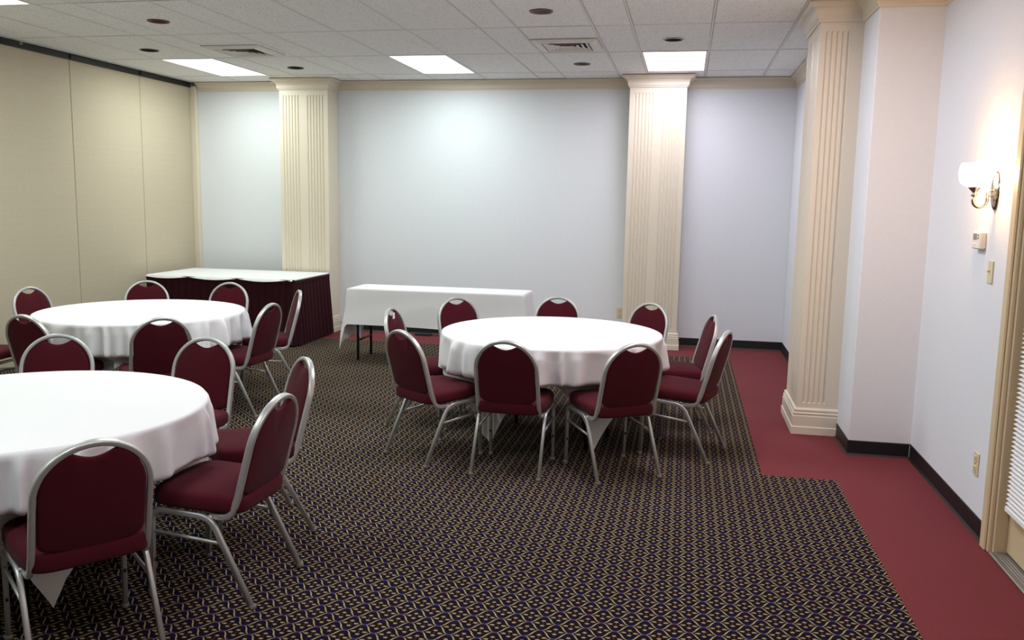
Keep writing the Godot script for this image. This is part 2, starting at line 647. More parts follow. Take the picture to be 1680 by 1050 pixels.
func build_trim() -> void:
	var runs := [
		[[Vector2(-5.975, BACK), Vector2(-4.754, BACK)], 0.105],
		[[Vector2(-4.146, BACK), Vector2(-0.652, BACK)], 0.105],
		[[Vector2(-0.048, BACK), Vector2(FAR_RIGHT, BACK), Vector2(FAR_RIGHT, -6.974)], 0.115],
		[[Vector2(FAR_RIGHT, -6.366), Vector2(FAR_RIGHT, JOG), Vector2(RIGHT, JOG), Vector2(RIGHT, REAR)], 0.135]]
	var k := 1
	for r in runs:
		var o := structure("trim_%d" % k, ["cream crown moulding above the wall beside the partition", "cream crown moulding between the two back columns", "cream crown moulding round the far right corner", "cream crown moulding along the stepped right wall"][k - 1], "moulding")
		var st := mb()
		moulding(st, r[0], crown_profile(r[1], 0.085))
		part("crown", st, M.cream, o)
		k += 1
	var bases := [
		["baseboard_back", [Vector2(-5.975, BACK), Vector2(-4.754, BACK)]],
		["baseboard_back_middle", [Vector2(-4.146, BACK), Vector2(-0.652, BACK)]],
		["baseboard_far_right", [Vector2(-0.048, BACK), Vector2(FAR_RIGHT, BACK), Vector2(FAR_RIGHT, -6.974)]],
		["baseboard_right", [Vector2(FAR_RIGHT, -6.366), Vector2(FAR_RIGHT, JOG), Vector2(RIGHT, JOG), Vector2(RIGHT, -4.445)]]]
	for b in bases:
		var o := structure(b[0], "", "")
		var st := mb()
		moulding(st, b[1], base_profile(0.098))
		part("vinyl_strip", st, M.black_base, o)
		if b[0] == "baseboard_right":
			var j := part("joint", bx(Vector3(RIGHT - 0.008, 0.012, JOG + 0.001), Vector3(RIGHT - 0.004, 0.09, JOG + 0.010)), M.caulk, o)
			j.set_meta("label", "pale open joint")

# ---------------------------------------------------------------- pilasters
func fluted(st: SurfaceTool, o: Vector3, u: Vector3, n: Vector3, w: float, y0: float, y1: float, f0: float, f1: float, flutes: Array, r: float, depth: float) -> void:
	# a face from o along u, w wide, with round-ended grooves at the distances in flutes
	var P := func(s: float, y: float, d := 0.0) -> Vector3:
		return o + u * s + Vector3.UP * y - n * d
	var s0 := 0.0
	for f in flutes:
		quad(st, P.call(s0, y0), P.call(f - r, y0), P.call(f - r, y1), P.call(s0, y1))
		quad(st, P.call(f - r, y0), P.call(f + r, y0), P.call(f + r, f0), P.call(f - r, f0))
		quad(st, P.call(f - r, f1), P.call(f + r, f1), P.call(f + r, y1), P.call(f - r, y1))
		var rows := []
		for k in 4:
			var t := k / 3.0
			rows.append([f0 + r * (1.0 - cos(t * PI / 2)), sin(t * PI / 2)])
		for k in 4:
			var t := 1.0 - k / 3.0
			rows.append([f1 - r * (1.0 - cos(t * PI / 2)), sin(t * PI / 2)])
		for k in rows.size() - 1:
			var ya: float = rows[k][0]
			var yb: float = rows[k + 1][0]
			var wa: float = rows[k][1]
			var wb: float = rows[k + 1][1]
			quad(st, P.call(f - r, ya), P.call(f - r * wa, ya), P.call(f - r * wb, yb), P.call(f - r, yb))
			quad(st, P.call(f + r * wa, ya), P.call(f + r, ya), P.call(f + r, yb), P.call(f + r * wb, yb))
			var seg := 6
			for j in seg:
				var a := PI * j / seg
				var b := PI * (j + 1) / seg
				quad(st, P.call(f - r * wa * cos(a), ya, depth * wa * sin(a)), P.call(f - r * wa * cos(b), ya, depth * wa * sin(b)), P.call(f - r * wb * cos(b), yb, depth * wb * sin(b)), P.call(f - r * wb * cos(a), yb, depth * wb * sin(a)))
		s0 = f + r
	quad(st, P.call(s0, y0), P.call(w, y0), P.call(w, y1), P.call(s0, y1))

func pilaster(at: Vector3, turn: float, dep: float, side_flutes: bool, label: String) -> void:
	var t := thing("pilaster", label, "column", at, turn, "fluted cream columns")
	var hw := 0.304
	var groups := []
	for k in 6:
		groups.append(0.057 + 0.0372 * k)
	for k in 6:
		groups.append(0.361 + 0.0372 * k)
	var st := mb()
	fluted(st, Vector3(-hw, 0, dep), Vector3.RIGHT, Vector3.BACK, hw * 2, 0.0, CEIL, 0.225, 2.80, groups, 0.0105, 0.009)
	var side := []
	if side_flutes:
		for k in 5:
			side.append(0.050 + 0.0345 * k)
	# right side (+x), read from the front edge to the wall
	fluted(st, Vector3(hw, 0, dep), Vector3.FORWARD, Vector3.RIGHT, dep, 0.0, CEIL, 0.225, 2.80, side, 0.0105, 0.009)
	var back := []
	for k in side.size():
		back.append(dep - side[side.size() - 1 - k])
	fluted(st, Vector3(-hw, 0, 0), Vector3.BACK, Vector3.LEFT, dep, 0.0, CEIL, 0.225, 2.80, back, 0.0105, 0.009)
	quad(st, Vector3(-hw, CEIL, dep), Vector3(hw, CEIL, dep), Vector3(hw, CEIL, 0), Vector3(-hw, CEIL, 0))
	quad(st, Vector3(-hw, 0, 0), Vector3(hw, 0, 0), Vector3(hw, 0, dep), Vector3(-hw, 0, dep))
	quad(st, Vector3(hw, 0, 0), Vector3(-hw, 0, 0), Vector3(-hw, CEIL, 0), Vector3(hw, CEIL, 0))
	part("shaft", st, M.cream, t)
	var path := [Vector2(-hw, 0), Vector2(-hw, dep), Vector2(hw, dep), Vector2(hw, 0)]
	var cap := mb()
	moulding(cap, path, crown_profile(0.128, 0.085))
	part("capital", cap, M.cream, t)
	var pl := mb()
	moulding(pl, path, [Vector2(0, 0.002), Vector2(0.030, 0.002), Vector2(0.030, 0.054), Vector2(0.027, 0.058), Vector2(0.024, 0.060), Vector2(0.024, 0.134), Vector2(0.020, 0.139), Vector2(0.016, 0.141), Vector2(0.021, 0.146), Vector2(0.022, 0.155), Vector2(0.017, 0.162), Vector2(0.011, 0.164), Vector2(0.016, 0.170), Vector2(0.016, 0.180), Vector2(0.010, 0.188), Vector2(0.0, 0.191)])
	part("plinth", pl, M.cream, t)

func build_pilasters() -> void:
	pilaster(Vector3(-4.449, 0, BACK + 0.004), 0.0, 0.296, false, "cream fluted column behind the maroon-skirted buffet table")
	pilaster(Vector3(-0.350, 0, BACK + 0.004), 0.0, 0.296, false, "cream fluted column on the back wall under the rightmost ceiling light")
	pilaster(Vector3(FAR_RIGHT, 0, -6.67), -PI / 2, 0.283, true, "large near cream fluted column standing against the right wall")

# ---------------------------------------------------------------- door and blind
func build_door() -> void:
	var d := structure("door_1", "cream door at the right edge with moulded casing", "door")
	var z0 := -4.33
	var z1 := -3.40
	var cs := mb()
	for e in [[z0 - 0.115, z0], [z1, z1 + 0.115]]:
		box(cs, Vector3(RIGHT - 0.018, 0.0, e[0]), Vector3(RIGHT, 2.20, e[1]), 0.004)
		box(cs, Vector3(RIGHT - 0.030, 0.0, e[0] + 0.03), Vector3(RIGHT - 0.016, 2.17, e[1] - 0.02), 0.006)
	box(cs, Vector3(RIGHT - 0.018, 2.08, z0), Vector3(RIGHT, 2.20, z1), 0.004)
	part("casing", cs, M.door, d)
	var jm := mb()
	box(jm, Vector3(RIGHT, 0, z0), Vector3(RIGHT + 0.15, 2.08, z0 + 0.02), 0.002)
	box(jm, Vector3(RIGHT, 0, z1 - 0.02), Vector3(RIGHT + 0.15, 2.08, z1), 0.002)
	box(jm, Vector3(RIGHT, 2.06, z0 + 0.02), Vector3(RIGHT + 0.15, 2.08, z1 - 0.02), 0.002)
	part("jamb", jm, M.door, d)
	part("door_leaf", bx(Vector3(RIGHT + 0.055, 0.02, z0 + 0.023), Vector3(RIGHT + 0.10, 2.055, z1 - 0.023), 0.003), M.door, d)
	var th := mb()
	box(th, Vector3(RIGHT - 0.02, 0.0, z0 + 0.02), Vector3(RIGHT + 0.15, 0.014, z1 - 0.02), 0.004)
	for k in 3:
		box(th, Vector3(RIGHT + 0.005 + 0.014 * k, 0.013, z0 + 0.02), Vector3(RIGHT + 0.012 + 0.014 * k, 0.018, z1 - 0.02), 0.002)
	part("threshold", th, M.threshold, d)
	var b := thing("window_blind", "white pleated blind hanging on the door at the right edge", "blind", Vector3(RIGHT + 0.03, 0, (z0 + z1) / 2))
	var hz := 0.40
	part("head_rail", bx(Vector3(-0.02, 1.96, -hz), Vector3(0.02, 1.99, hz), 0.003), M.blind, b)
	part("bottom_rail", bx(Vector3(-0.016, 0.235, -hz), Vector3(0.016, 0.262, hz), 0.004), M.blind, b)
	var y := 0.265
	while y < 1.955:
		# one pleat: out to the room and back again
		var st := mb()
		var s := 0.021
		quad(st, Vector3(0.016, y, -hz), Vector3(0.016, y, hz), Vector3(-0.014, y + s * 0.5, hz), Vector3(-0.014, y + s * 0.5, -hz))
		quad(st, Vector3(-0.014, y + s * 0.5, -hz), Vector3(-0.014, y + s * 0.5, hz), Vector3(0.016, y + s, hz), Vector3(0.016, y + s, -hz))
		part("pleat", st, M.blind, b)
		y += s

# ---------------------------------------------------------------- lights
func build_lights() -> void:
	# the tubes differ: greenish on the left, neutral in the middle, pinkish on the right
	var tint := [Color(0.96, 1.0, 0.98), Color(0.95, 1.0, 0.99), Color(0.97, 0.95, 1.0)]
	var names := ["over the partition side", "in the middle", "on the right"]
	var rows := ["over the back wall", "over the round tables", "just before the camera", "behind the camera"]
	for r in LIGHT_ROWS.size():
		for k in 3:
			var row: Array = LIGHT_ROWS[r]
			var x0: float = LIGHT_X[k]
			var at := Vector3(x0 + 0.305, CEIL, (row[0] + row[1]) / 2)
			var label: String = ["white fluorescent ceiling panel ", ""][0] + names[k] + ", " + rows[r]
			if r == 0:
				label = ["glowing white ceiling light panel nearest the beige partition, left of the first column", "glowing white ceiling light panel in the middle of the back wall", "glowing white ceiling light panel above the pinkish back column"][k]
			elif r == 1 and k == 0:
				label = "glowing ceiling light panel cut off at the top left corner"
			var t := thing("ceiling_light", label, "ceiling light", at, 0.0, "fluorescent ceiling panels")
			var fr := mb()
			var hx := 0.296
			var hz := 0.601
			box(fr, Vector3(-hx, 0.0, -hz), Vector3(-hx + 0.014, 0.06, hz))
			box(fr, Vector3(hx - 0.014, 0.0, -hz), Vector3(hx, 0.06, hz))
			box(fr, Vector3(-hx + 0.014, 0.0, -hz), Vector3(hx - 0.014, 0.06, -hz + 0.014))
			box(fr, Vector3(-hx + 0.014, 0.0, hz - 0.014), Vector3(hx - 0.014, 0.06, hz))
			part("frame", fr, M.lamp_frame, t)
			var g := mat(Color8(240, 240, 240), 0.6)
			g.emission_enabled = true
			g.emission = tint[k]
			g.emission_energy_multiplier = 2.2
			part("diffuser", bx(Vector3(-hx + 0.015, 0.004, -hz + 0.015), Vector3(hx - 0.015, 0.009, hz - 0.015)), g, t)
			var a := AreaLight3D.new()
			a.name = "tube_light"
			a.area_size = Vector2(hx * 2 - 0.03, hz * 2 - 0.03)
			a.light_color = tint[k]
			a.light_energy = PANEL_ENERGY[r]
			a.area_range = 20.0
			a.area_attenuation = 2.0
			a.shadow_enabled = true
			t.add_child(a)
			a.position = Vector3(0, -0.004, 0)
			a.rotation_degrees = Vector3(-90, 0, 0)

# ---------------------------------------------------------------- ceiling fittings
func build_ceiling_fittings() -> void:
	var labels := ["brown round recessed can light in the ceiling at upper left", "black round recessed can light nearest the dark partition track", "black round recessed can light in front of the left back column", "brownish round recessed can light at the top edge of the picture", "small grey round recessed can light between the vent and the back wall", "dark recessed can light with pale trim beside the rightmost light panel"]
	for i in CANS.size():
		var q: Array = CANS[i]
		var t := thing("recessed_light", labels[i], "ceiling light", Vector3(q[0], CEIL, q[1]), 0.0, "round recessed can lights")
		var m: Material = {"black": M.can_black, "brown": M.can_brown, "grey": M.can_grey}[q[2]]
		var st := mb(true)
		lathe(st, [Vector2(0.078, 0.0), Vector2(0.074, -0.003), Vector2(0.070, 0.0), Vector2(0.060, 0.045), Vector2(0.052, 0.09), Vector2(0.0, 0.095)], 32)
		part("baffle", st, m, t)
		var rg := mb(true)
		lathe(rg, [Vector2(0.076, -0.004), Vector2(0.084, -0.004), Vector2(0.087, 0.002), Vector2(0.076, 0.002), Vector2(0.076, -0.004)], 32)
		part("trim_ring", rg, M.can_trim if i == 5 else m, t)
	var vl := ["square white ceiling air vent near the left light panel", "square white ceiling air vent left of the rightmost light panel"]
	for i in 2:
		var c: Vector3 = [Vector3(-4.17, CEIL, -7.80), Vector3(-1.083, CEIL, -7.80)][i]
		var t := thing("air_vent", vl[i], "air vent", c, 0.0, "ceiling air vents")
		var h := 0.285
		part("backing", bx(Vector3(-0.2, -0.002, -0.2), Vector3(0.2, 0.0, 0.2)), M.vent_dark, t)
		var fr := mb()
		# sloping frame
		var inn := 0.205
		var ring := [[Vector2(-1, -1), Vector2(1, -1)], [Vector2(1, -1), Vector2(1, 1)], [Vector2(1, 1), Vector2(-1, 1)], [Vector2(-1, 1), Vector2(-1, -1)]]
		for e in ring:
			var a: Vector2 = e[0]
			var b: Vector2 = e[1]
			var prof := [[h, 0.0], [h, -0.008], [inn + 0.03, -0.022], [inn, -0.022], [inn, -0.002]]
			for k in prof.size() - 1:
				var r0: float = prof[k][0]
				var y0: float = prof[k][1]
				var r1: float = prof[k + 1][0]
				var y1: float = prof[k + 1][1]
				quad(fr, Vector3(a.x * r0, y0, a.y * r0), Vector3(b.x * r0, y0, b.y * r0), Vector3(b.x * r1, y1, b.y * r1), Vector3(a.x * r1, y1, a.y * r1))
		part("frame", fr, M.vent, t)
		for k in 4:
			# stepped louvres, one square ring inside the other
			var r0 := inn - 0.010 - 0.045 * k
			var lv := mb()
			for e in ring:
				var a: Vector2 = e[0]
				var b: Vector2 = e[1]
				var r1 := r0 - 0.034
				quad(lv, Vector3(a.x * r0, -0.022, a.y * r0), Vector3(b.x * r0, -0.022, b.y * r0), Vector3(b.x * r1, -0.004, b.y * r1), Vector3(a.x * r1, -0.004, a.y * r1))
				quad(lv, Vector3(a.x * r1, -0.002, a.y * r1), Vector3(b.x * r1, -0.002, b.y * r1), Vector3(b.x * r0, -0.020, b.y * r0), Vector3(a.x * r0, -0.020, a.y * r0))
			part("louvre", lv, M.vent, t)
		part("centre_plate", bx(Vector3(-0.022, -0.02, -0.022), Vector3(0.022, -0.004, 0.022), 0.002), M.vent, t)
	var hook := thing("ceiling_hook", "small white ring hook on the ceiling beside the dark track", "hook", Vector3(-5.99, CEIL, -7.10))
	part("mount", bx(Vector3(-0.006, -0.004, -0.04), Vector3(0.006, 0.0, 0.04), 0.001), M.vent, hook)
	var rp := []
	for k in 13:
		var a := TAU * k / 12
		rp.append(Vector3(0.0, -0.020 + 0.014 * cos(a), 0.014 * sin(a)))
	var rs := mb(true)
	tube(rs, rp, 0.005, 0.005, Vector3.RIGHT, 0.5, false)
	part("ring", rs, M.vent, hook)

# ---------------------------------------------------------------- tables
var TABLES := {
	"right": {"at": Vector2(-0.874, -5.842), "corners": [40.0, 141.0, 212.0, 318.0], "mid": 0.245},
	"back": {"at": Vector2(-4.06, -5.91), "corners": [10.0, 100.0, 190.0, 280.0], "mid": 0.26},
	"near": {"at": Vector2(-2.722, -3.09), "corners": [42.0, 131.0, 222.0, 312.0], "mid": 0.272}}
# chairs: table, x, z, turn in degrees, label
var CHAIRS := [
	["right", -0.978, -5.076, 177.4, "maroon chair seen straight from behind, front centre of the right round table"],
	["right", -0.383, -5.167, -147.3, "maroon chair seen from behind, front right of the right round table, cloth corner under it"],
	["right", -1.533, -5.224, 144.7, "maroon chair seen from behind at an angle, front left of the right round table"],
	["right", -1.829, -5.996, 89.5, "maroon chair with a white paper tag, left of the right round table"],
	["right", 0.042, -5.688, -106.8, "nearer of two maroon chairs in profile at the right side of the right round table"],
	["right", -0.021, -6.335, -79.1, "farther of two maroon chairs in profile at the right side of the right round table"],
	["right", -0.386, -6.768, -34.8, "maroon chair behind the right round table, in front of the back column"],
	["right", -1.029, -6.908, -2.0, "maroon chair behind the right round table, against the plain white wall"],
	["right", -1.631, -6.649, 45.5, "maroon chair behind the right round table, in front of the long white-clothed table"],
	["near", -1.851, -3.215, -91.4, "large maroon chair in profile at the right side of the nearest table"],
	["near", -2.038, -3.824, -49.0, "maroon chair behind the large profile chair, right of the nearest table"],
	["near", -2.640, -4.152, -1.8, "maroon chair facing the camera behind the right rim of the nearest table"],
	["near", -3.367, -4.030, 24.5, "maroon chair facing the camera behind the nearest table, at the left, wide silver arch"],
	["near", -2.078, -2.603, 231.5, "largest maroon chair, seen from behind at the lower left of the picture"],
	["back", -3.281, -5.984, -92.3, "maroon chair turned away at the right side of the back left table"],
	["back", -3.450, -6.758, -58.5, "maroon chair seen edge-on in front of the maroon table skirt"],
	["back", -4.200, -5.150, 172.0, "maroon chair seen from behind at the left front of the back left table"],
	["back", -5.169, -6.313, 82.7, "maroon chair left of the back left table, against the beige partition"],
	["back", -3.520, -5.253, -137.0, "dark maroon chair seen from behind, front of the back left table"],
	["back", -4.744, -6.946, 29.1, "maroon chair behind the back left table, left of the buffet table"],
	["back", -4.086, -7.032, 1.8, "maroon chair behind the back left table, in front of the buffet skirt"],
	["back", -5.150, -5.500, 95.0, "chair cut off by the left edge of the picture, only its seat showing"]]

func chair_limit(tb: String, dir: Vector2) -> float:
	# how far out from the table's middle a cloth can hang before it meets a seat
	var c: Vector2 = TABLES[tb].at
	var best := 9.0
	for q in CHAIRS:
		if q[0] != tb:
			continue
		var t := deg_to_rad(q[3])
		var f := Vector2(sin(t), cos(t))
		var r := Vector2(cos(t), -sin(t))
		var lo := 0.0
		var hi := 2.0
		for ax in [[r, -0.235, 0.235], [f, -0.22, 0.24]]:
			var o: float = (c - Vector2(q[1], q[2])).dot(ax[0])
			var d: float = dir.dot(ax[0])
			if absf(d) < 1e-5:
				if o < ax[1] or o > ax[2]:
					lo = 9.0
				continue
			var t0: float = (ax[1] - o) / d
			var t1: float = (ax[2] - o) / d
			lo = maxf(lo, minf(t0, t1))
			hi = minf(hi, maxf(t0, t1))
		if lo < hi:
			best = minf(best, lo)
	return best

func round_cloth(tb: String, sd: int) -> SurfaceTool:
	var info: Dictionary = TABLES[tb]
	var R := 0.757
	var top := 0.742
	var n := 720
	var r := RandomNumberGenerator.new()
	r.seed = sd
	# pleats: pairs by each corner, softer ones between
	var folds := []
	for k in 4:
		var a: float = info.corners[k]
		folds.append([a + r.randf_range(-3, 3), 6.0, 0.22])
		folds.append([a - r.randf_range(15, 20), 4.0, 0.27])
		folds.append([a + r.randf_range(15, 20), 4.0, 0.27])
		folds.append([a - r.randf_range(29, 35), 3.4, 0.20])
		folds.append([a + r.randf_range(29, 35), 3.4, 0.20])
	for k in 16:
		folds.append([r.randf_range(0, 360), r.randf_range(1.3, 3.0), r.randf_range(0.10, 0.30)])
	var lim := []
	for i in n:
		var a := TAU * i / n
		lim.append(chair_limit(tb, Vector2(sin(a), -cos(a))))
	var soft := []
	for i in n:
		var m := 9.0
		for j in range(-8, 9):
			m = minf(m, lim[(i + j + n) % n] + 0.001 * j * j)
		soft.append(m)
	var st := mb(true)
	var rings := []
	var steps := 26
	var inner := [0.0, 0.25, 0.5, 0.68, 0.74]
	for i in n:
		var deg := 360.0 * i / n
		var a := deg_to_rad(deg)
		var dir := Vector3(sin(a), 0, -cos(a))
		# where in the square this bearing falls: the four corners are not quite at right angles once draped
		var ph := 0.0
		for k in 4:
			var c0: float = info.corners[k]
			var c1: float = info.corners[(k + 1) % 4]
			var span := fposmod(c1 - c0, 360.0)
			var off := fposmod(deg - c0, 360.0)
			if off <= span:
				ph = off / span * 90.0 - 45.0
		var drop: float = info.mid + (0.695 - info.mid) * pow((1.0 / cos(deg_to_rad(ph)) - 1.0) / 0.4142, 0.85)
		var line := []
		for q in inner:
			line.append(dir * q + Vector3(0, top, 0))
		var fr := 0.0
		for f in folds:
			var d := absf(fposmod(deg - f[0] + 180.0, 360.0) - 180.0)
			fr += f[2] * exp(-(d * d) / (f[1] * f[1]))
		var y := top
		var rad := R
		for s in steps + 1:
			var t := float(s) / steps
			var len_ := drop * t
			# the rim turns over a small radius, then the cloth hangs and the pleats open
			if len_ < 0.018:
				var b := len_ / 0.018 * PI / 2
				rad = R - 0.011 + 0.011 * sin(b)
				y = top - 0.011 * (1.0 - cos(b))
			else:
				var l := len_ - 0.018
				var open := (fr - 0.10) * minf(l * 1.7, 0.06 + l * 0.6)
				open += 0.010 * sin(deg * 0.21 + 9.0 * l) * smoothstep(0.1, 0.4, l)
				rad = R + open
				y = top - 0.011 - sqrt(maxf(l * l - open * open, 0.0))
				if soft[i] < 0.95:
					var k := smoothstep(0.53, 0.462, y)
					rad = minf(rad, lerpf(rad, maxf(soft[i] - 0.02, 0.25), k))
			line.append(dir * rad + Vector3(0, maxf(y, 0.03), 0))
		rings.append(line)
	for i in n:
		var A: Array = rings[i]
		var B: Array = rings[(i + 1) % n]
		tri(st, A[0], B[1], A[1])
		for k in range(1, A.size() - 1):
			quad(st, A[k], B[k], B[k + 1], A[k + 1])
	return st

func round_table(tb: String, label: String, cloth_label: String, sd: int) -> void:
	var c: Vector2 = TABLES[tb].at
	var at := Vector3(c.x, 0, c.y)
	var t := thing("round_table", label, "table", at, 0.3 + sd, "round banquet tables")
	var st := mb(true)
	lathe(st, [Vector2(0, 0.712), Vector2(0.735, 0.712), Vector2(0.741, 0.716), Vector2(0.741, 0.732), Vector2(0.737, 0.737), Vector2(0, 0.737)], 64)
	part("tabletop", st, M.wood, t)
	for s in [-1.0, 1.0]:
		var lg := mb(true)
		tube(lg, bent([Vector3(-0.20, 0.0, s * 0.36), Vector3(-0.20, 0.70, s * 0.28), Vector3(0.20, 0.70, s * 0.28), Vector3(0.20, 0.0, s * 0.36)], 0.05), 0.026, 0.026, Vector3(0, 0, 1), 0.5)
		tube(lg, [Vector3(-0.20, 0.30, s * 0.326), Vector3(0.20, 0.30, s * 0.326)], 0.02, 0.02, Vector3.UP, 0.5)
		part("folding_leg", lg, M.table_leg, t)
	var o := thing("tablecloth", cloth_label, "tablecloth", at, 0.0, "white square cloths on the round tables")
	part("cloth", round_cloth(tb, sd), M.cloth, o)

func draped(hx: float, hz: float, top: float, drop: Callable, flare: Callable, cr := 0.03, n := 320, steps := 22) -> SurfaceTool:
	# a cloth over a rectangular top: drop(x, z, edge position) gives the hanging length
	var st := mb(true)
	var rim := []
	var per := 4.0 * (hx + hz)
	for i in n:
		var s := per * i / n
		var p := Vector2.ZERO
		var nn := Vector2.ZERO
		if s < 2 * hx:
			p = Vector2(-hx + s, hz)
			nn = Vector2(0, 1)
		elif s < 2 * hx + 2 * hz:
			p = Vector2(hx, hz - (s - 2 * hx))
			nn = Vector2(1, 0)
		elif s < 4 * hx + 2 * hz:
			p = Vector2(hx - (s - 2 * hx - 2 * hz), -hz)
			nn = Vector2(0, -1)
		else:
			p = Vector2(-hx, -hz + (s - 4 * hx - 2 * hz))
			nn = Vector2(-1, 0)
		# turn the normal near the corners
		var wx := smoothstep(hx - 0.11, hx, absf(p.x))
		var wz := smoothstep(hz - 0.11, hz, absf(p.y))
		nn = Vector2(signf(p.x) * wx, signf(p.y) * wz).normalized()
		if nn.length() < 0.5:
			nn = Vector2(0, signf(p.y)) if absf(p.y) > hz - 1e-4 else Vector2(signf(p.x), 0)
		rim.append([p, nn])
	var lines := []
	for e in rim:
		var p: Vector2 = e[0]
		var nn: Vector2 = e[1]
		var line := [Vector3(p.x * 0.0, top, 0.0), Vector3(p.x * 0.5, top, p.y * 0.5), Vector3(p.x * 0.97, top, p.y * 0.97)]
		var L: float = drop.call(p)
		for k in steps + 1:
			var l := L * k / steps
			var fl: float = flare.call(p, l)
			var q := p + nn * (0.004 + fl)
			var y := top - 0.004 - (sqrt(maxf(l * l - fl * fl, 0.0)) if k > 0 else 0.0)
			line.append(Vector3(q.x, y, q.y))
		lines.append(line)
	for i in n:
		var A: Array = lines[i]
		var B: Array = lines[(i + 1) % n]
		tri(st, A[0], A[1], B[1])
		for k in range(1, A.size() - 1):
			quad(st, A[k], A[k + 1], B[k + 1], B[k])
	return st

func folding_legs(t: Node3D, hx: float, hz: float, top: float) -> void:
	for s in [-1.0, 1.0]:
		var lg := mb(true)
		for z in [-1.0, 1.0]:
			tube(lg, [Vector3(s * hx, 0.0, z * hz), Vector3(s * hx, top - 0.02, z * hz)], 0.026, 0.026, Vector3.RIGHT, 0.5)
		tube(lg, [Vector3(s * hx, 0.20, -hz), Vector3(s * hx, 0.20, hz)], 0.02, 0.02, Vector3.UP, 0.5)
		tube(lg, [Vector3(s * hx, 0.50, -hz), Vector3(s * hx, 0.50, hz)], 0.02, 0.02, Vector3.UP, 0.5)
		part("folding_leg", lg, M.table_leg, t)
		part("hinge_bracket", bx(Vector3(s * hx - 0.015, 0.35, -hz - 0.02), Vector3(s * hx + 0.075, 0.42, -hz + 0.02), 0.004), M.table_leg, t)

